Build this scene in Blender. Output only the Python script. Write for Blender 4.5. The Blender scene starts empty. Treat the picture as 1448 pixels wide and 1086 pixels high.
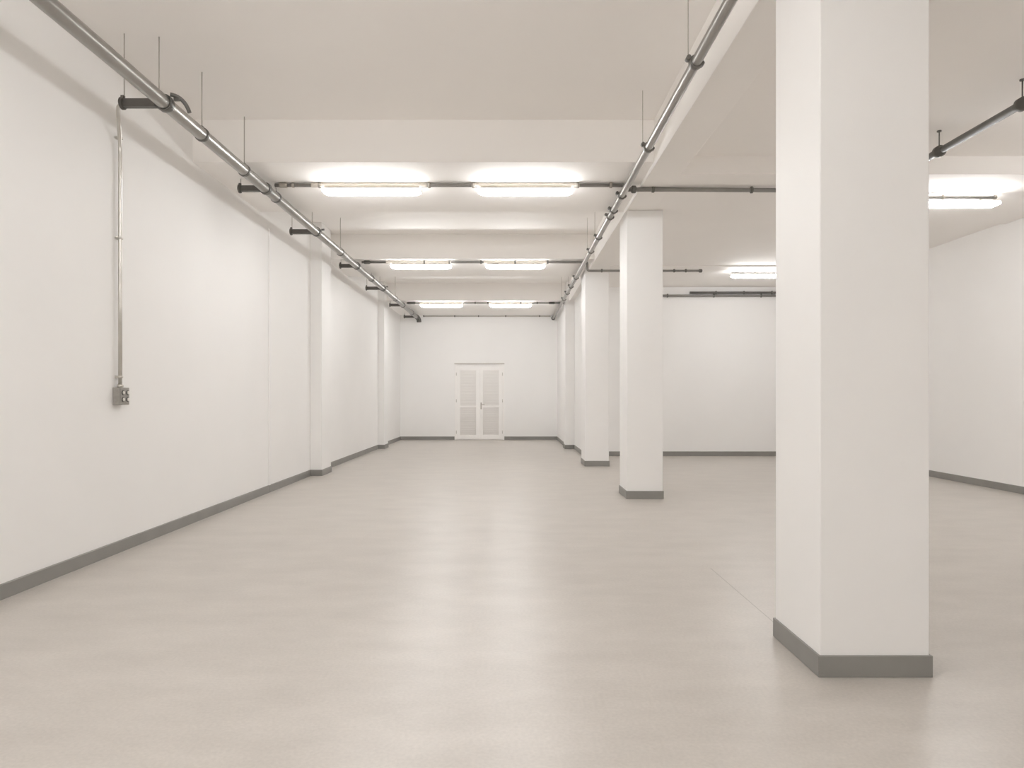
import bpy, bmesh, math
from mathutils import Vector, Matrix

scene = bpy.context.scene
COL = scene.collection
EYE = 1.4                       # eye height; heights below are given above the eye where "H" is used


# ----------------------------------------------------------------------------- materials
def new_mat(name):
    m = bpy.data.materials.new(name)
    m.use_nodes = True
    nt = m.node_tree
    b = nt.nodes["Principled BSDF"]
    return m, nt, b


def paint(name, col, rough=0.6, var=0.03, scale=1.2, bump=0.02, bscale=220, spec=0.3):
    m, nt, b = new_mat(name)
    tc = nt.nodes.new("ShaderNodeTexCoord")
    n = nt.nodes.new("ShaderNodeTexNoise")
    n.inputs["Scale"].default_value = scale
    n.inputs["Detail"].default_value = 5
    nt.links.new(tc.outputs["Object"], n.inputs["Vector"])
    r = nt.nodes.new("ShaderNodeValToRGB")
    r.color_ramp.elements[0].position = 0.3
    r.color_ramp.elements[1].position = 0.7
    r.color_ramp.elements[0].color = tuple(c * (1 - var) for c in col) + (1,)
    r.color_ramp.elements[1].color = tuple(min(1, c * (1 + var)) for c in col) + (1,)
    nt.links.new(n.outputs["Fac"], r.inputs["Fac"])
    nt.links.new(r.outputs["Color"], b.inputs["Base Color"])
    b.inputs["Roughness"].default_value = rough
    b.inputs["Specular IOR Level"].default_value = spec
    if bump:
        n2 = nt.nodes.new("ShaderNodeTexNoise")
        n2.inputs["Scale"].default_value = bscale
        nt.links.new(tc.outputs["Object"], n2.inputs["Vector"])
        bp = nt.nodes.new("ShaderNodeBump")
        bp.inputs["Strength"].default_value = bump
        bp.inputs["Distance"].default_value = 0.01
        nt.links.new(n2.outputs["Fac"], bp.inputs["Height"])
        nt.links.new(bp.outputs["Normal"], b.inputs["Normal"])
    return m


def metal(name, col, rough, metallic, var=0.08, scale=6):
    m = paint(name, col, rough, var, scale, 0.0, spec=0.5)
    m.node_tree.nodes["Principled BSDF"].inputs["Metallic"].default_value = metallic
    return m


WALL = paint("white_wall_paint", (0.905, 0.899, 0.891), 0.55, 0.012, 0.9, 0.05, 160)
CEIL = paint("white_ceiling_paint", (0.950, 0.930, 0.908), 0.75, 0.012, 0.7, 0.03, 120)
PILLAR = paint("white_pillar_paint", (0.905, 0.899, 0.891), 0.5, 0.012, 1.5, 0.05, 160)
SKIRT = paint("grey_skirting_paint", (0.275, 0.268, 0.252), 0.45, 0.05, 4, 0.02)
PIPE = metal("grey_pipe_metal", (0.36, 0.35, 0.33), 0.30, 0.75, 0.08, 3)
CLAMP = metal("dark_clamp_metal", (0.17, 0.166, 0.155), 0.42, 0.5)
BRACKET = metal("dark_bracket_metal", (0.135, 0.13, 0.12), 0.5, 0.3)
GALV = metal("galvanised_conduit", (0.62, 0.60, 0.56), 0.28, 0.85)
THIN = metal("grey_conduit_metal", (0.27, 0.26, 0.245), 0.42, 0.15)
PALE = paint("pale_conduit_paint", (0.50, 0.47, 0.43), 0.5, 0.04, 6, 0)
LIGHTEN_BAND = paint("pale_lighten_band", (0.70, 0.65, 0.59), 0.5, 0.03, 6, 0)  # pale tone that lightens the conduit where it passes above lamps
ROD = metal("thin_rod_metal", (0.42, 0.39, 0.35), 0.45, 0.5)
DOOR = paint("white_door_paint", (0.93, 0.915, 0.90), 0.35, 0.01, 3, 0.01, spec=0.45)
FITTING = paint("lamp_housing_white", (0.80, 0.78, 0.75), 0.4, 0.01, 4, 0)
BOX = paint("grey_box_plastic", (0.34, 0.325, 0.30), 0.5, 0.08, 40, 0.03)
KNOB = paint("pale_socket_plastic", (0.82, 0.80, 0.76), 0.35, 0.01, 5, 0)
STEEL = metal("brushed_handle_metal", (0.50, 0.47, 0.43), 0.35, 0.7)

DIFF, nt, b = new_mat("glowing_diffuser")
b.inputs["Base Color"].default_value = (0.9, 0.9, 0.88, 1)
b.inputs["Emission Color"].default_value = (1.0, 1.0, 1.0, 1)
b.inputs["Emission Strength"].default_value = 44.5

# floor: smooth screed with faint drifting streaks and one hairline joint
FLOOR, nt, b = new_mat("beige_floor_screed")
L = nt.links.new
tc = nt.nodes.new("ShaderNodeTexCoord")
mp = nt.nodes.new("ShaderNodeMapping")
mp.inputs["Scale"].default_value = (1.0, 1.9, 1)
L(tc.outputs["Object"], mp.inputs["Vector"])
n1 = nt.nodes.new("ShaderNodeTexNoise")
n1.inputs["Scale"].default_value = 1.7
n1.inputs["Detail"].default_value = 8
n1.inputs["Roughness"].default_value = 0.62
L(mp.outputs["Vector"], n1.inputs["Vector"])
n2 = nt.nodes.new("ShaderNodeTexNoise")
n2.inputs["Scale"].default_value = 60
n2.inputs["Detail"].default_value = 4
L(tc.outputs["Object"], n2.inputs["Vector"])
r1 = nt.nodes.new("ShaderNodeValToRGB")
r1.color_ramp.elements[0].position = 0.30
r1.color_ramp.elements[1].position = 0.72
r1.color_ramp.elements[0].color = (0.528, 0.491, 0.450, 1)
r1.color_ramp.elements[1].color = (0.620, 0.580, 0.536, 1)
L(n1.outputs["Fac"], r1.inputs["Fac"])
r2 = nt.nodes.new("ShaderNodeValToRGB")
r2.color_ramp.elements[0].position = 0.3
r2.color_ramp.elements[1].position = 0.7
r2.color_ramp.elements[0].color = (0.90, 0.90, 0.90, 1)
r2.color_ramp.elements[1].color = (1, 1, 1, 1)
L(n2.outputs["Fac"], r2.inputs["Fac"])
mx = nt.nodes.new("ShaderNodeMixRGB")
mx.blend_type = "MULTIPLY"
mx.inputs["Fac"].default_value = 1
L(r1.outputs["Color"], mx.inputs["Color1"])
L(r2.outputs["Color"], mx.inputs["Color2"])
sx = nt.nodes.new("ShaderNodeSeparateXYZ")
L(tc.outputs["Object"], sx.inputs["Vector"])


def mnode(op, a=None, bb=None):
    k = nt.nodes.new("ShaderNodeMath")
    k.operation = op
    for i, v in enumerate((a, bb)):
        if v is None:
            continue
        if isinstance(v, (int, float)):
            k.inputs[i].default_value = v
        else:
            L(v, k.inputs[i])
    return k.outputs[0]


inx = mnode("LESS_THAN", mnode("ABSOLUTE", mnode("SUBTRACT", sx.outputs["X"], 1.632)), 0.0035)
iny = mnode("MULTIPLY", mnode("GREATER_THAN", sx.outputs["Y"], 4.1), mnode("LESS_THAN", sx.outputs["Y"], 5.75))
joint = mnode("MULTIPLY", mnode("MULTIPLY", inx, iny), 0.55)
mj = nt.nodes.new("ShaderNodeMixRGB")
L(joint, mj.inputs["Fac"])
L(mx.outputs["Color"], mj.inputs["Color1"])
mj.inputs["Color2"].default_value = (0.22, 0.20, 0.17, 1)
L(mj.outputs["Color"], b.inputs["Base Color"])
rr = nt.nodes.new("ShaderNodeMapRange")
rr.inputs["To Min"].default_value = 0.29
rr.inputs["To Max"].default_value = 0.37
L(n1.outputs["Fac"], rr.inputs["Value"])
L(rr.outputs["Result"], b.inputs["Roughness"])
b.inputs["Specular IOR Level"].default_value = 0.65
bp = nt.nodes.new("ShaderNodeBump")
bp.inputs["Strength"].default_value = 0.05
bp.inputs["Distance"].default_value = 0.004
L(n2.outputs["Fac"], bp.inputs["Height"])
L(bp.outputs["Normal"], b.inputs["Normal"])


# ----------------------------------------------------------------------------- mesh helpers
def add_box(bm, x0, x1, y0, y1, z0, z1, bevel=0.0):
    vs = [bm.verts.new(p) for p in ((x0, y0, z0), (x1, y0, z0), (x1, y1, z0), (x0, y1, z0),
                                    (x0, y0, z1), (x1, y0, z1), (x1, y1, z1), (x0, y1, z1))]
    fs = [bm.faces.new([vs[i] for i in f]) for f in
          ((3, 2, 1, 0), (4, 5, 6, 7), (0, 1, 5, 4), (1, 2, 6, 5), (2, 3, 7, 6), (3, 0, 4, 7))]
    if bevel > 0:
        es = list({e for f in fs for e in f.edges})
        bmesh.ops.bevel(bm, geom=es, offset=bevel, segments=2, profile=0.5, affect="EDGES")


def add_tube(bm, pts, r, n=16, cap=True, closed=False):
    pts = [Vector(p) for p in pts]
    rings = []
    prev = None
    for i, p in enumerate(pts):
        if i == 0:
            t = (pts[1] - p).normalized()
        elif i == len(pts) - 1:
            t = (p - pts[-2]).normalized()
        else:
            t = ((pts[i + 1] - p).normalized() + (p - pts[i - 1]).normalized()).normalized()
        if prev is None:
            a = Vector((0, 0, 1)) if abs(t.z) < 0.9 else Vector((1, 0, 0))
            u = t.cross(a).normalized()
        else:
            u = (prev - t * prev.dot(t)).normalized()
        prev = u
        v = t.cross(u)
        rad = r[i] if isinstance(r, (list, tuple)) else r
        rings.append([bm.verts.new(p + (u * math.cos(2 * math.pi * k / n) + v * math.sin(2 * math.pi * k / n)) * rad)
                      for k in range(n)])
    for a, c in zip(rings, rings[1:]):
        for k in range(n):
            f = bm.faces.new((a[k], a[(k + 1) % n], c[(k + 1) % n], c[k]))
            f.smooth = True
    if closed:                          # an open band: join the last ring back to the first
        for k in range(n):
            bm.faces.new((rings[-1][k], rings[-1][(k + 1) % n], rings[0][(k + 1) % n], rings[0][k]))
    elif cap:
        bm.faces.new(list(reversed(rings[0])))
        bm.faces.new(rings[-1])


def arc(p0, p1, p2, n=8):
    """smooth bend from p0 to p2 round the corner p1"""
    p0, p1, p2 = Vector(p0), Vector(p1), Vector(p2)
    return [(p0 * (1 - t) ** 2 + p1 * 2 * t * (1 - t) + p2 * t * t) for t in [i / n for i in range(n + 1)]]


def add_collar(bm, c, axis, r, w, rin, n=24):
    """short rounded band around a pipe, axis 'x' / 'y' / 'z'"""
    d = {"x": Vector((1, 0, 0)), "y": Vector((0, 1, 0)), "z": Vector((0, 0, 1))}[axis]
    c = Vector(c)
    e = min(w * 0.18, 0.02)
    er = min(e, (r - rin) * 0.5)
    add_tube(bm, [c - d * w / 2, c - d * (w / 2 - 0.0005), c - d * (w / 2 - e), c + d * (w / 2 - e),
                  c + d * (w / 2 - 0.0005), c + d * w / 2],
             [rin, r - er, r, r, r - er, rin], n, closed=True)


def obj(name, bm, mat, parent=None):
    me = bpy.data.meshes.new(name)
    bmesh.ops.recalc_face_normals(bm, faces=bm.faces)
    bm.to_mesh(me)
    bm.free()
    me.materials.append(mat)
    o = bpy.data.objects.new(name, me)
    COL.objects.link(o)
    if parent is not None:
        o.parent = parent
        if parent.type == "EMPTY":          # meshes are modelled in place; the empty sits at the thing's base
            o.matrix_parent_inverse = Matrix.Translation(-parent.location)
    return o


def tag(o, label=None, cat=None, group=None, kind=None):
    if label:
        o["label"] = label
    if cat:
        o["category"] = cat
    if group:
        o["group"] = group
    if kind:
        o["kind"] = kind
    return o


def thing(name, loc, label, cat, group=None, kind=None):
    o = bpy.data.objects.new(name, None)
    o.location = loc
    o.empty_display_size = 0.1
    COL.objects.link(o)
    return tag(o, label, cat, group, kind)


def B():
    return bmesh.new()


def boxobj(name, dims, mat, parent=None, bevel=0.0):
    bm = B()
    add_box(bm, *dims, bevel)
    return obj(name, bm, mat, parent)


def struct(o, label, cat):
    return tag(o, label, cat, None, "structure")


# ----------------------------------------------------------------------------- the shell
XL, XR, YF, YB, YS = -3.50, 7.32, -9.0, 22.6, 16.5
HC, HU = 3.05, 2.58                   # hall ceiling / beam underside above the eye
ZC, ZU = EYE + HC, EYE + HU
SBAY1, SBAY2, SUND = EYE + 2.75, EYE + 2.57, EYE + 2.54   # side hall ceilings and beam underside

bm = B()
add_box(bm, XL - 0.2, XR + 0.2, YF - 0.2, YB + 0.2, -0.15, 0)
struct(obj("floor", bm, FLOOR), "smooth beige floor with a faint hairline joint", "floor")

struct(boxobj("wall_left", (XL - 0.2, XL, YF, YB, 0, ZC), WALL),
       "long white wall with pilasters carrying the grey socket box", "wall")
struct(boxobj("wall_back", (XL - 0.2, 3.0, YB, YB + 0.2, 0, ZC), WALL),
       "white end wall around the louvred double door", "wall")
struct(boxobj("wall_front", (XL - 0.2, XR + 0.2, YF - 0.2, YF, 0, ZC), WALL),
       "white wall behind the viewpoint", "wall")
struct(boxobj("wall_right", (XR, XR + 0.2, YF, YS + 0.2, 0, ZC), WALL),
       "white outer wall of the side hall beyond the near pillar", "wall")
struct(boxobj("wall_side", (1.71, XR, YS, YS + 0.2, 0, ZC), WALL),
       "white wall closing the side hall, between the pillars", "wall")
bm = B()
add_box(bm, 1.71, 3.0, YS + 0.2, 18.9, 0, ZC)
add_box(bm, 1.515, 3.0, 18.9, YB, 0, ZC)
struct(obj("wall_inner", bm, WALL), "short white wall behind the third pillar, right of the louvred door", "wall")

# ceilings
bm = B()
add_box(bm, XL - 0.2, 1.75, YF - 0.2, YB + 0.2, ZC, ZC + 0.2)
add_box(bm, 1.75, XR + 0.2, YF - 0.2, 9.0, SBAY1, ZC + 0.2)
add_box(bm, 1.75, XR + 0.2, 9.0, YS + 0.2, SBAY2, ZC + 0.2)
struct(obj("ceiling", bm, CEIL), "white ceiling over both halls", "ceiling")

# cross beams (broad flat bands) and the long beam over the pillars
BX = (1.59, 1.955)
ZL = EYE + 2.53
for k, (y0, y1, lab) in enumerate(((7.8, 9.92, "broad white ceiling band over the nearest pair of lamps"),
                                   (13.32, 15.27, "white ceiling band over the middle pair of lamps"),
                                   (19.12, YB, "white ceiling band over the lamps nearest the louvred door"))):
    struct(boxobj("ceiling_beam", (XL, BX[0], y0, y1, ZU, ZC), CEIL, bevel=0.004), lab, "beam")
for (y0, y1, lab) in ((8.1, 10.45, "white ceiling band in the side hall behind the near pillar"),
                      (13.9, YS, "white ceiling band along the end of the side hall")):
    struct(boxobj("ceiling_beam", (BX[1], XR, y0, y1, SUND, SBAY1), CEIL, bevel=0.004), lab, "beam")
struct(boxobj("ceiling_beam", (BX[0], BX[1], YF, 18.9, ZL, ZC), CEIL, bevel=0.006),
       "long white beam running over the row of pillars", "beam")

# pilasters and the cover strip
P1 = (XL, -3.30, 12.40, 13.04)
P2 = (XL, -3.33, 18.75, 19.33)
P4 = (1.465, 1.73, 18.70, 19.25)
struct(boxobj("trim_1", P1 + (0, ZC), PILLAR, bevel=0.005), "white pilaster on the long wall, the one nearer the socket box", "pilaster")
struct(boxobj("trim_2", P2 + (0, ZC), PILLAR, bevel=0.005), "white pilaster on the long wall, the one nearer the louvred door", "pilaster")
struct(boxobj("trim_3", P4 + (0, ZL), PILLAR, bevel=0.005), "white pilaster under the beam end, farthest of the pillar row", "pilaster")
bm = B()
add_box(bm, XL, XL + 0.022, 10.245, 10.285, 0.108, EYE + 2.40, 0.003)
add_box(bm, XL, XL + 0.027, 10.238, 10.292, EYE + 2.40, EYE + 2.43, 0.003)
struct(obj("trim_4", bm, WALL), "narrow vertical cover strip on the long white wall", "trim")

# skirting boards
SH, ST = 0.108, 0.012


def skirt_path(pts, bm, side):
    """thin board along an axis-aligned path of wall corners; side = +1 grows to the left of travel"""
    n = len(pts)
    out = []
    for i in range(n):
        d0 = (Vector(pts[i]) - Vector(pts[i - 1])).normalized() if i > 0 else None
        d1 = (Vector(pts[i + 1]) - Vector(pts[i])).normalized() if i < n - 1 else None
        o = Vector((0, 0))
        dirs = []
        for d in (d0, d1):
            if d is not None and all((d - q).length > 1e-6 for q in dirs):
                dirs.append(d)
        for d in dirs:
            o += Vector((-d.y, d.x)) * side * ST
        out.append(Vector(pts[i]) + o)
    lo_i = [bm.verts.new((p[0], p[1], 0)) for p in pts]
    hi_i = [bm.verts.new((p[0], p[1], SH)) for p in pts]
    lo_o = [bm.verts.new((p[0], p[1], 0)) for p in out]
    md_o = [bm.verts.new((p[0], p[1], SH - 0.006)) for p in out]
    hi_o = [bm.verts.new((p[0] * 0.5 + q[0] * 0.5, p[1] * 0.5 + q[1] * 0.5, SH)) for p, q in zip(out, pts)]
    rows = [lo_i, lo_o, md_o, hi_o, hi_i]
    for i in range(n - 1):
        for a, c in zip(rows, rows[1:]):
            bm.faces.new((a[i], a[i + 1], c[i + 1], c[i]))
    for i in (0, n - 1):
        bm.faces.new([rr_[i] for rr_ in rows])


def skirting(name, pts, side, label):
    bm = B()
    skirt_path(pts, bm, side)
    return struct(obj(name, bm, SKIRT), label, "skirting")


g = 0.004
skirting("baseboard_left", [(XL, YF), (XL, 10.262)], -1, "grey skirting under the socket box along the long wall")
skirting("baseboard_left.001", [(XL, 10.268), (XL, P1[2]), (P1[1], P1[2]), (P1[1], P1[3]), (XL, P1[3]), (XL, P2[2]),
                                (P2[1], P2[2]), (P2[1], P2[3]), (XL, P2[3]), (XL, YB), (-1.768, YB)], -1,
         "grey skirting running around both pilasters up to the louvred door")
skirting("baseboard_right", [(-0.176, YB), (1.515, YB), (1.515, P4[3]), (P4[0], P4[3]), (P4[0], P4[2]), (1.71, P4[2]), (1.71, YS)], -1,
         "grey skirting from the louvred door around the farthest pilaster")
skirting("baseboard_side", [(1.712, YS), (XR, YS), (XR, YF)], -1, "grey skirting around the side hall")

# ----------------------------------------------------------------------------- pillars
for (x0, x1, y0, y1, lab) in (
        (1.546, 2.092, 3.526, 4.115, "thick square white pillar standing nearest, with the floor joint at its foot"),
        (1.592, 2.082, 9.627, 10.24, "square white pillar, second of the row, beyond the nearest one"),
        (1.497, 1.972, 14.08, 14.82, "square white pillar, third of the row, just before the short inner wall")):
    t = thing("pillar", ((x0 + x1) / 2, (y0 + y1) / 2, 0), lab, "pillar", "square white pillars under the long beam", "thing")
    boxobj("shaft", (x0, x1, y0, y1, 0, ZL - 0.001), PILLAR, t, 0.006)
    bm = B()
    bx = (x0, x1, y0, y1)
    s = 0.012
    # a closed board ring around the foot
    for z0, z1, e in ((0, SH - 0.006, s),):
        add_box(bm, x0 - e, x1 + e, y0 - e, y1 + e, z0, SH, 0.004)
    obj("skirting", bm, SKIRT, t)


# ----------------------------------------------------------------------------- long overhead pipes
def ceiling_above(x, y):
    """underside of whatever is over a point of the left hall"""
    for (y0, y1) in ((7.8, 9.92), (13.32, 15.27), (19.12, YB)):
        if y0 - 0.02 <= y <= y1 + 0.02:
            return ZU
    return ZC


PX, PH, PR = -2.90, EYE + 2.462, 0.0585


def hang_rod(x, y, z0, z1, parent, r=0.0045):
    bm = B()
    add_tube(bm, [(x, y, z0), (x, y, z1)], r, 8)
    return obj("hanger_rod", bm, ROD, parent)


main = thing("overhead_pipe", (PX, 0, PH), "thick grey pipe slung below the ceiling along the long white wall", "pipe")
bm = B()
add_tube(bm, [(PX, -3.4, PH), (PX, 5.0, PH), (PX, 12.0, PH), (PX, 22.15, PH)], PR, 32)
obj("pipe", bm, PIPE, main)
bm = B()
add_tube(bm, [(PX, 22.12, PH)] + arc((PX, 22.2, PH), (PX, 22.32, PH), (PX + 0.03, 22.32, PH - 0.07), 6) + [(PX + 0.035, 22.32, PH - 0.13)],
         0.075, 20)
tag(obj("elbow", bm, CLAMP, main), "dark elbow at the far pipe end")
for y in (2.6, 3.95, 6.66, 7.72, 8.77, 12.1, 14.8, 17.9, 20.9):
    bm = B()
    add_collar(bm, (PX, y, PH), "y", PR + 0.009, 0.05, PR - 0.002, 32)
    add_box(bm, PX - 0.012, PX + 0.012, y - 0.018, y + 0.018, PH + PR - 0.004, PH + PR + 0.022, 0.003)
    c = obj("coupling", bm, CLAMP, main)
    hang_rod(PX, y, PH + PR + 0.01, ceiling_above(PX, y), c)

BR = [(5.95, -3.25, "nearest pipe bracket, its flange feeding the wall conduit above the socket box"),
      (8.40, -3.20, "pipe bracket level with the nearest pair of lamps, second from the viewpoint"),
      (10.60, -3.27, "third pipe bracket, just before the first pilaster"),
      (13.38, -3.20, "pipe bracket level with the middle pair of lamps"),
      (16.15, -3.27, "pipe bracket midway between the two pilasters"),
      (19.15, -3.24, "pipe bracket above the second pilaster, level with the farthest lamps"),
      (21.95, -3.27, "last pipe bracket beside the dark elbow at the end wall")]
for i, (y, xe, lab) in enumerate(BR):
    t = thing("pipe_bracket", (xe, y, PH), lab, "pipe bracket", "dark brackets along the thick wall-side pipe")
    bm = B()
    add_box(bm, xe, PX - PR - 0.012, y - 0.03, y + 0.03, PH - 0.034, PH + 0.034, 0.006)
    obj("arm", bm, BRACKET, t)
    bm = B()
    add_collar(bm, (xe - 0.008, y, PH), "x", 0.052, 0.03, 0.02, 20)
    add_box(bm, xe - 0.02, xe + 0.008, y - 0.014, y + 0.014, PH + 0.045, PH + 0.066, 0.003)
    obj("flange", bm, BRACKET, t)
    bm = B()
    add_collar(bm, (PX, y, PH), "y", PR + 0.013, 0.075, PR + 0.002, 32)
    obj("pipe_clamp", bm, CLAMP, t)
    hang_rod(xe + 0.005, y, PH + 0.05, ceiling_above(xe, y), t, 0.004)
    if i in (0, 2, 4):
        hang_rod(PX - PR - 0.02, y + 0.055, PH + 0.03, ceiling_above(PX, y), t, 0.004)
        bm = B()
        add_box(bm, PX + PR + 0.016, PX + 0.12, y - 0.012, y + 0.012, PH + 0.02, PH + 0.045, 0.003)
        obj("lug", bm, CLAMP, t)
    if i == 0:
        bm = B()
        pts = arc((PX + 0.04, y + 0.005, PH + 0.078), (PX + 0.14, y + 0.05, PH + 0.075), (PX + 0.165, y + 0.09, PH - 0.045), 10)
        add_tube(bm, pts, 0.017, 12)
        tag(obj("cable", bm, CLAMP, t), "dark curved cable")

# right pipe, beside the beam
QX, QH, QR = 1.384, EYE + 2.483, 0.040
rp = thing("overhead_pipe", (QX, 0, QH), "slimmer grey pipe with lugged clamps beside the long beam over the pillars", "pipe")
bm = B()
add_tube(bm, [(QX, -3.4, QH), (QX, 5.0, QH), (QX, 12.0, QH), (QX, 22.56, QH)], QR, 28)
obj("pipe", bm, PIPE, rp)
for y in (2.4, 5.26, 7.06, 8.75, 9.45, 9.78, 11.04, 12.1, 14.8, 16.0, 17.0, 18.1):
    bm = B()
    add_collar(bm, (QX, y, QH), "y", QR + 0.012, 0.06, QR - 0.002, 28)
    add_tube(bm, [(QX - QR - 0.018, y - 0.03, QH + 0.028), (QX - QR - 0.018, y + 0.03, QH + 0.028)], 0.017, 12)
    add_box(bm, QX - QR - 0.022, QX - 0.01, y - 0.02, y + 0.02, QH + 0.022, QH + 0.034, 0.002)
    add_tube(bm, [(QX + QR + 0.004, y - 0.028, QH - 0.016), (QX + QR + 0.004, y + 0.028, QH - 0.016)], 0.014, 12)
    c = obj("pipe_clamp", bm, CLAMP, rp)
    if y in (2.4, 5.26, 7.06, 11.04, 12.1, 16.0, 18.1):
        hang_rod(QX - QR - 0.018, y, QH + 0.03, ceiling_above(QX, y), c, 0.003)
bm = B()
add_tube(bm, [(QX, 22.50, QH), (QX, 22.598, QH)], 0.06, 20)
obj("end_cap", bm, CLAMP, rp)

# side hall pipe
SX, SHH, SR = 4.45, EYE + 2.535, 0.036
sp = thing("overhead_pipe", (SX, 0, SHH), "dark grey pipe hanging in the side hall beyond the near pillar", "pipe")
bm = B()
add_tube(bm, [(SX, -3.4, SHH), (SX, 3.0, SHH), (SX, 8.098, SHH)], SR, 24)
obj("pipe", bm, CLAMP, sp)
for y in (2.6, 4.9, 6.14, 7.33):
    bm = B()
    add_tube(bm, [(SX, y - 0.075, SHH), (SX, y - 0.035, SHH), (SX, y - 0.03, SHH), (SX, y + 0.03, SHH), (SX, y + 0.035, SHH), (SX, y + 0.075, SHH)],
             [SR + 0.002, SR + 0.008, SR + 0.022, SR + 0.022, SR + 0.008, SR + 0.002], 24)
    c = obj("coupling", bm, BRACKET, sp)
    bm = B()
    add_tube(bm, [(SX, y, SHH + SR), (SX, y, SBAY1)], 0.006, 8)
    add_tube(bm, [(SX, y, SBAY1 - 0.012), (SX, y, SBAY1)], 0.022, 12)
    obj("hanger_rod", bm, CLAMP, c)


# ----------------------------------------------------------------------------- cross conduits
def cross_conduit(label, pts, r, clips, mat, y, clipmat=CLAMP, ends=(), clip_r=0.012, couplings=(), lighten_bands=()):
    t = thing("conduit", Vector(pts[0]), label, "conduit")
    bm = B()
    add_tube(bm, pts, r, 16)
    obj("pipe", bm, mat, t)
    for (x, z) in clips:
        bm = B()
        add_collar(bm, (x, y, z), "x", r + clip_r, 0.035, r - 0.002, 18)
        add_box(bm, x - 0.012, x + 0.012, y - 0.012, y + 0.012, z + r, z + r + clip_r + 0.004, 0.001)
        obj("clip", bm, clipmat, t)
    for (x0, x1, z) in lighten_bands:  # pale bands added around the conduit to lighten it above the lamps
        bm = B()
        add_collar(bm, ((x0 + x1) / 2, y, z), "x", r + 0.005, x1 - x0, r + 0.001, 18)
        tag(obj("lighten_band", bm, LIGHTEN_BAND, t), "pale band added to lighten the conduit above a lamp")
    for (x, z, w, rad) in couplings:
        bm = B()
        add_collar(bm, (x, y, z), "x", rad, w, r - 0.002, 20)
        obj("coupling", bm, clipmat, t)
    return t


ROW = (8.55, 13.47, 19.38)
CZ, CR = EYE + 2.548, 0.022
cross_conduit("grey conduit with clips crossing above the nearest pair of lamps",
              [(-2.84, ROW[0], CZ), (0, ROW[0], CZ), (1.445, ROW[0], CZ)], CR,
              [(-2.30, CZ), (-0.975, CZ), (-0.44, CZ), (0.82, CZ), (1.22, CZ)], THIN, ROW[0], ROD,
              couplings=[(-2.74, CZ, 0.10, 0.031), (-2.62, CZ, 0.03, 0.029)], lighten_bands=[(-2.40, -1.00, CZ), (-0.46, 0.84, CZ)])
z2 = EYE + 2.503
cross_conduit("dark conduit under the long beam leading into the side hall toward the near pillar",
              [(1.436, ROW[0] + 0.02, z2), (2.0, ROW[0] + 0.02, z2), (4.6, ROW[0] + 0.02, z2 - 0.02)], 0.026,
              [(1.735, z2), (2.93, z2 - 0.008)], THIN, ROW[0] + 0.02, CLAMP,
              couplings=[(1.50, z2, 0.06, 0.045)])
dz = EYE + 2.385
cross_conduit("grey conduit above the middle pair of lamps that drops and runs past the third pillar",
              [(-2.82, ROW[1], CZ), (0, ROW[1], CZ)] + arc((1.44, ROW[1], CZ), (1.475, ROW[1], CZ), (1.475, ROW[1], CZ - 0.04), 5)
              + arc((1.475, ROW[1], dz + 0.04), (1.475, ROW[1], dz), (1.52, ROW[1], dz), 5) + [(3.66, ROW[1], dz)], 0.022,
              [(-1.63, CZ), (-1.15, CZ), (-0.55, CZ), (0.10, CZ), (0.72, CZ), (1.75, dz), (3.13, dz), (3.35, dz)], THIN, ROW[1], CLAMP,
              couplings=[(-2.72, CZ, 0.12, 0.036), (3.63, dz, 0.06, 0.034)], clip_r=0.009, lighten_bands=[(-2.36, -1.12, CZ), (-0.50, 0.70, CZ)])
cross_conduit("thin dark conduit above the pair of lamps nearest the louvred door",
              [(-2.83, ROW[2], CZ), (0, ROW[2], CZ), (1.56, ROW[2], CZ)], 0.02,
              [(-0.95, CZ), (-0.6, CZ), (0.3, CZ), (0.75, CZ)], THIN, ROW[2], CLAMP,
              couplings=[(-2.7, CZ, 0.22, 0.032), (1.15, CZ, 0.16, 0.032), (1.50, CZ, 0.1, 0.032)], clip_r=0.008, lighten_bands=[(-2.48, -1.28, CZ), (-0.58, 0.60, CZ)])
bz = EYE + 2.548
cross_conduit("thin pale conduit along the top of the end wall above the louvred door",
              [(-2.75, 22.578, bz), (0, 22.578, bz), (1.30, 22.578, bz)], 0.014,
              [(-2.80 + 0.05, bz), (-1.76, bz), (-1.0, bz), (-0.13, bz), (0.95, bz)], PALE, 22.578, CLAMP, clip_r=0.010)
wz = EYE + 2.335
cross_conduit("grey pipe along the end wall of the side hall, lower of two",
              [(3.3, 16.463, wz), (4.0, 16.463, wz), (7.2, 16.463, wz)], 0.028,
              [(3.67, wz), (4.75, wz), (5.85, wz)], THIN, 16.463, CLAMP, clip_r=0.012)
cross_conduit("grey pipe along the end wall of the side hall, upper and shorter of two",
              [(4.19, 16.463, wz + 0.072), (5.5, 16.463, wz + 0.072), (7.2, 16.463, wz + 0.072)], 0.026,
              [(4.8, wz + 0.072), (5.45, wz + 0.072), (6.1, wz + 0.072)], CLAMP, 16.463, CLAMP, clip_r=0.010)


# ----------------------------------------------------------------------------- strip lamps
def loft(bm, sections):
    rows = [[bm.verts.new(p) for p in s] for s in sections]
    n = len(rows[0])
    for a, c in zip(rows, rows[1:]):
        for k in range(n):
            bm.faces.new((a[k], a[(k + 1) % n], c[(k + 1) % n], c[k]))
    bm.faces.new(list(reversed(rows[0])))
    bm.faces.new(rows[-1])


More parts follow.
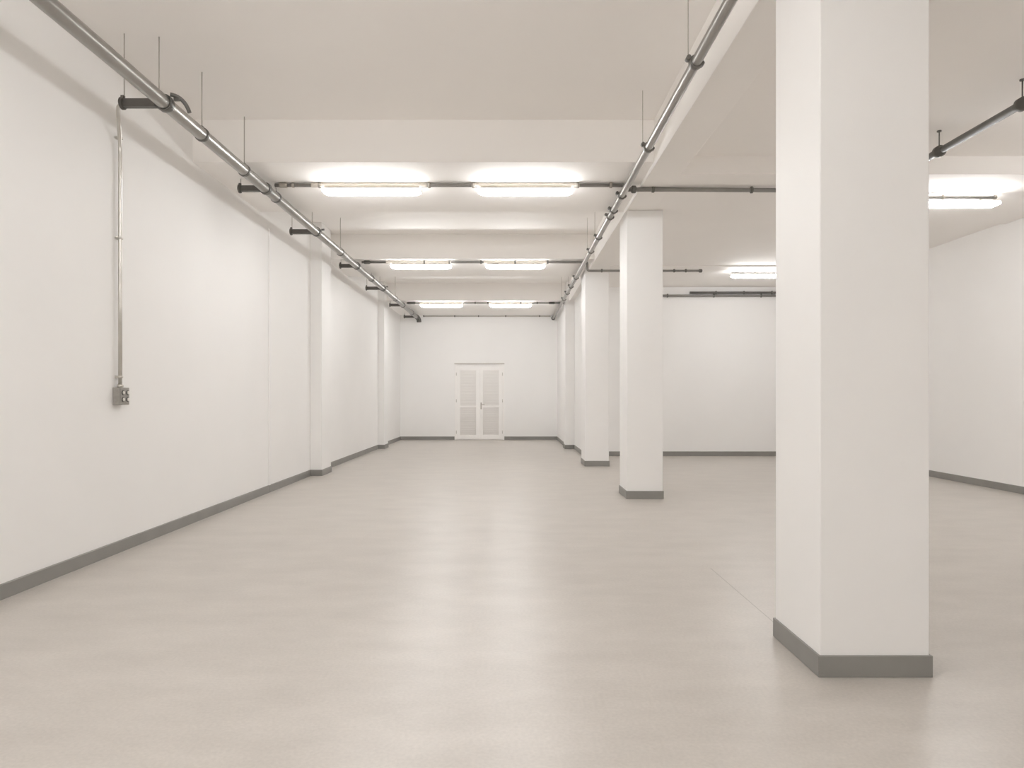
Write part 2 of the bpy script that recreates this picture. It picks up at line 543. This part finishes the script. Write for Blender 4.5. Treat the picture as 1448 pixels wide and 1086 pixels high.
def make_lamp(label, cx, y, zc, zpipe, length=1.16):
    """diffuser centred at height zc; clips reach up to the conduit at zpipe"""
    t = thing("ceiling_light", (cx, y, zc), label, "ceiling light", "white strip lights under the ceiling bands")
    h = length / 2
    prof = [(-0.055, 0.030), (-0.060, 0.012), (-0.056, -0.014), (-0.040, -0.034), (0.040, -0.034), (0.056, -0.014), (0.060, 0.012), (0.055, 0.030)]

    def sec(x, sc, lift):
        return [(cx + x, y + p[0] * sc, zc + max(p[1], lift)) for p in prof]
    bm = B()
    loft(bm, [sec(-h, 0.90, 0.004), sec(-h + 0.012, 0.96, -0.008), sec(-h + 0.05, 1, -0.026), sec(-h + 0.09, 1, -0.034),
              sec(h - 0.09, 1, -0.034), sec(h - 0.05, 1, -0.026), sec(h - 0.012, 0.96, -0.008), sec(h, 0.90, 0.004)])
    tag(obj("diffuser", bm, DIFF, t), "glowing white diffuser")
    bm = B()
    add_box(bm, cx - h + 0.01, cx + h - 0.01, y - 0.047, y + 0.046, zc + 0.029, zc + 0.046, 0.004)
    obj("housing", bm, FITTING, t)
    for s in (-1, 1):
        bm = B()
        add_box(bm, cx + s * (h - 0.22) - 0.012, cx + s * (h - 0.22) + 0.012, y - 0.030, y + 0.030, zc + 0.044, zc + 0.056, 0.002)
        add_box(bm, cx + s * (h - 0.22) - 0.008, cx + s * (h - 0.22) + 0.008, y - 0.008, y + 0.008, zc + 0.054, zpipe, 0.002)
        obj("hanger_clip", bm, ROD, t)
        bm = B()
        add_box(bm, cx + s * (h + 0.004) - 0.007, cx + s * (h + 0.004) + 0.007, y - 0.035, y + 0.035, zc + 0.004, zc + 0.044, 0.003)
        obj("end_cap", bm, FITTING, t)
    return t


def pxx(px, y):
    return (px - 721) / 1000.0 * y


place = {0: ("nearest", 456.7, 595.2, 676.0, 809.8, 2.462), 1: ("middle", 552.5, 638.0, 687.2, 770.5, 2.455), 2: ("farthest", 594.7, 654.0, 692.7, 751.0, 2.465)}
for k, (w, a0, a1, b0, b1, hh) in place.items():
    for (p0, p1, lab) in ((a0, a1, f"lit strip light toward the long wall, in the {w} pair"),
                          (b0, b1, f"lit strip light toward the pillars, in the {w} pair")):
        make_lamp(lab, (pxx(p0, ROW[k]) + pxx(p1, ROW[k])) / 2, ROW[k], EYE + hh, CZ - CR - 0.006, abs(pxx(p1, ROW[k]) - pxx(p0, ROW[k])))
# side hall
for (cx, y, zc, zp, lab, plab, p0, p1) in (
        (5.52, 8.85, EYE + 2.395, EYE + 2.487, "lit strip light in the side hall beyond the near pillar, close to the outer wall",
         "short conduit carrying the side hall light close to the outer wall", 4.70, 6.08),
        (5.03, 14.2, EYE + 2.405, EYE + 2.465, "lit strip light in the side hall before its end wall, seen between two pillars",
         "short conduit carrying the side hall light before its end wall", 4.45, 6.0)):
    make_lamp(lab, cx, y, zc, zp - 0.018, 1.18)
    cross_conduit(plab, [(p0, y, zp), ((p0 + p1) / 2, y, zp), (p1, y, zp)], 0.018, [(cx - 0.1, zp), (cx + 0.55, zp)], THIN, y, ROD, clip_r=0.008)
# unseen lamps added to light the near pillar, ceiling and floor
for y, q in ((2.5, "just above the viewpoint"), (-1.9, "behind the viewpoint"), (-7.0, "farthest behind the viewpoint")):
    zt = ceiling_above(0, y)
    make_lamp(f"added unseen strip light {q}, toward the long wall", -1.72, y, EYE + 2.44, zt)
    make_lamp(f"added unseen strip light {q}, toward the pillars", -0.45, y, EYE + 2.44, zt)
make_lamp("added unseen strip light beside the outer wall of the side hall, before the band", 6.35, 5.6, EYE + 2.40, SBAY1)  # out of view, added to brighten the side hall's outer wall
for cx, q in ((4.3, "over its middle"),):
    make_lamp(f"added unseen strip light in the side hall behind the viewpoint, {q}", cx, -1.9, EYE + 2.40, SBAY1)  # out of view, added to light the front of the near pillar

# ----------------------------------------------------------------------------- wall conduit and socket box
wx, wy = -3.466, 6.290
t = thing("wall_conduit", (wx, wy, 1.5), "slim bright conduit dropping down the long wall to the socket box", "conduit")
bm = B()
pts = [(-3.276, 5.955, PH - 0.012), (-3.30, 5.97, PH - 0.014)] + arc((-3.31, 5.98, PH - 0.016), (-3.40, 6.13, PH - 0.02), (-3.425, 6.20, PH - 0.10), 8) \
    + arc((-3.432, 6.215, PH - 0.125), (wx, wy, PH - 0.2), (wx, wy, PH - 0.30), 8) + [(wx, wy, 3.0), (wx, wy, 2.2), (wx, wy, EYE + 0.076)]
add_tube(bm, pts, 0.0165, 16)
obj("pipe", bm, GALV, t)
for zz in (EYE + 2.293, EYE + 1.403, EYE + 0.17):
    bm = B()
    add_collar(bm, (wx, wy, zz), "z", 0.024, 0.022, 0.015, 18)
    add_box(bm, XL + 0.001, wx - 0.012, wy - 0.03, wy + 0.012, zz - 0.010, zz + 0.010, 0.002)
    obj("saddle_clip", bm, GALV, t)
bm = B()
add_collar(bm, (wx, wy, EYE + 0.090), "z", 0.027, 0.028, 0.015, 18)
obj("gland", bm, GALV, t)

t = thing("socket_box", (XL, 6.30, EYE - 0.08), "small grey box with four round sockets on the long white wall", "socket box")
X1 = -3.436
bm = B()
add_box(bm, XL + 0.001, X1, 6.226, 6.386, EYE - 0.078, EYE + 0.075, 0.004)
obj("body", bm, BOX, t)
bm = B()
add_box(bm, X1 - 0.001, X1 + 0.004, 6.236, 6.376, EYE - 0.070, EYE + 0.067, 0.002)
obj("face_plate", bm, BOX, t)
for yy in (6.272, 6.345):
    for zz in (EYE + 0.030, EYE - 0.031):
        bm = B()
        add_tube(bm, [(X1 + 0.003, yy, zz), (X1 + 0.009, yy, zz), (X1 + 0.011, yy, zz)], [0.021, 0.021, 0.019], 24)
        s = obj("socket", bm, BRACKET, t)
        bm = B()
        add_tube(bm, [(X1 + 0.010, yy, zz), (X1 + 0.014, yy, zz), (X1 + 0.017, yy, zz)], [0.0145, 0.0145, 0.011], 24)
        tag(obj("knob", bm, KNOB, s), "pale round knob")

# ----------------------------------------------------------------------------- louvred double door
dx0, dx1, dtop = -1.765, -0.179, 2.415
d = thing("door_1", ((dx0 + dx1) / 2, YB, 0), "white louvred double door in the end wall", "door", None, "structure")
yf = YB - 0.03
bm = B()
fw = 0.055
add_box(bm, dx0, dx0 + fw, yf, YB - 0.001, 0, dtop, 0.004)
add_box(bm, dx1 - fw, dx1, yf, YB - 0.001, 0, dtop, 0.004)
add_box(bm, dx0 + fw, dx1 - fw, yf, YB - 0.001, dtop - 0.045, dtop, 0.004)
obj("door_frame", bm, DOOR, d)
bm = B()
add_box(bm, dx0 - 0.006, dx1 + 0.006, yf - 0.03, YB - 0.001, dtop + 0.001, dtop + 0.028, 0.004)
tag(obj("drip_rail", bm, PALE, d), "rail over the door, beige as a painted shadow line")  # beige stands in for the thin shadow line over the frame
mid = -0.955
ly0, ly1 = yf + 0.002, YB - 0.004
for (a, c, o0, o1, hand) in ((dx0 + fw + 0.003, mid - 0.002, -1.592, -1.080, 0), (mid + 0.002, dx1 - fw - 0.003, -0.862, -0.352, 1)):
    bm = B()
    zt, zb = dtop - 0.050, 0.02
    U0, U1, L0, L1 = 1.09, 2.222, 0.146, 1.042
    add_box(bm, a, o0, ly0, ly1, zb, zt, 0.003)
    add_box(bm, o1, c, ly0, ly1, zb, zt, 0.003)
    add_box(bm, o0, o1, ly0, ly1, U1, zt, 0.003)
    add_box(bm, o0, o1, ly0, ly1, L1, U0, 0.003)
    add_box(bm, o0, o1, ly0, ly1, zb, L0, 0.003)
    leaf = obj("door_leaf", bm, DOOR, d)
    for (z0, z1, n) in ((U0, U1, 23), (L0, L1, 24)):
        bm = B()
        st = (z1 - z0) / n
        for i in range(n):
            zb_ = z0 + st * i
            zt_ = zb_ + st
            v = [bm.verts.new(p) for p in ((o0, ly0 + 0.002, zt_ - 0.012), (o1, ly0 + 0.002, zt_ - 0.012), (o1, ly0 + 0.023, zb_ - st * 0.1), (o0, ly0 + 0.023, zb_ - st * 0.1),
                                           (o0, ly0 + 0.002, zt_ - 0.002), (o1, ly0 + 0.002, zt_ - 0.002), (o1, ly0 + 0.023, zb_ + 0.008), (o0, ly0 + 0.023, zb_ + 0.008))]
            for f in ((0, 1, 2, 3), (4, 5, 6, 7), (0, 1, 5, 4), (2, 3, 7, 6), (1, 2, 6, 5), (0, 3, 7, 4)):
                bm.faces.new([v[q] for q in f])
        obj("louvre_panel", bm, DOOR, leaf)
    for zz in (0.25, 1.25, 2.1):
        bm = B()
        hx = a - 0.002 if hand == 0 else c + 0.002
        add_tube(bm, [(hx, ly0 - 0.004, zz - 0.05), (hx, ly0 - 0.004, zz + 0.05)], 0.008, 10)
        obj("hinge", bm, STEEL, leaf)
    if hand:
        bm = B()
        add_box(bm, mid + 0.018, mid + 0.058, ly0 - 0.008, ly0 + 0.001, 0.98, 1.19, 0.003)
        add_tube(bm, [(mid + 0.038, ly0 - 0.005, 1.13), (mid + 0.038, ly0 - 0.05, 1.13)], 0.010, 10)
        add_tube(bm, [(mid + 0.038, ly0 - 0.05, 1.13), (mid + 0.150, ly0 - 0.05, 1.135)], 0.010, 10)
        obj("handle", bm, STEEL, leaf)

# ----------------------------------------------------------------------------- camera, world, render look
cam = bpy.data.cameras.new("camera")
cam.sensor_fit = "HORIZONTAL"
cam.sensor_width = 36.0
cam.lens = 36.0 * 1000.0 / 1448.0
cam.shift_x = 3.0 / 1448.0
cam.shift_y = 17.0 / 1448.0
cam.clip_end = 100
co = bpy.data.objects.new("camera", cam)
co.location = (0, 0, EYE)
co.rotation_euler = (math.radians(90), 0, 0)
COL.objects.link(co)
scene.camera = co

w = bpy.data.worlds.new("world")
scene.world = w
w.use_nodes = True
w.node_tree.nodes["Background"].inputs[0].default_value = (0.02, 0.02, 0.02, 1)
w.node_tree.nodes["Background"].inputs[1].default_value = 1.0

vs = scene.view_settings
vs.view_transform = "Standard"
vs.look = "None"
vs.exposure = 0.0
vs.gamma = 1.0
vs.use_curve_mapping = False
scene.cycles.use_denoising = True
scene.cycles.max_bounces = 16
scene.cycles.diffuse_bounces = 12
scene.cycles.glossy_bounces = 6
scene.cycles.sample_clamp_indirect = 8.0
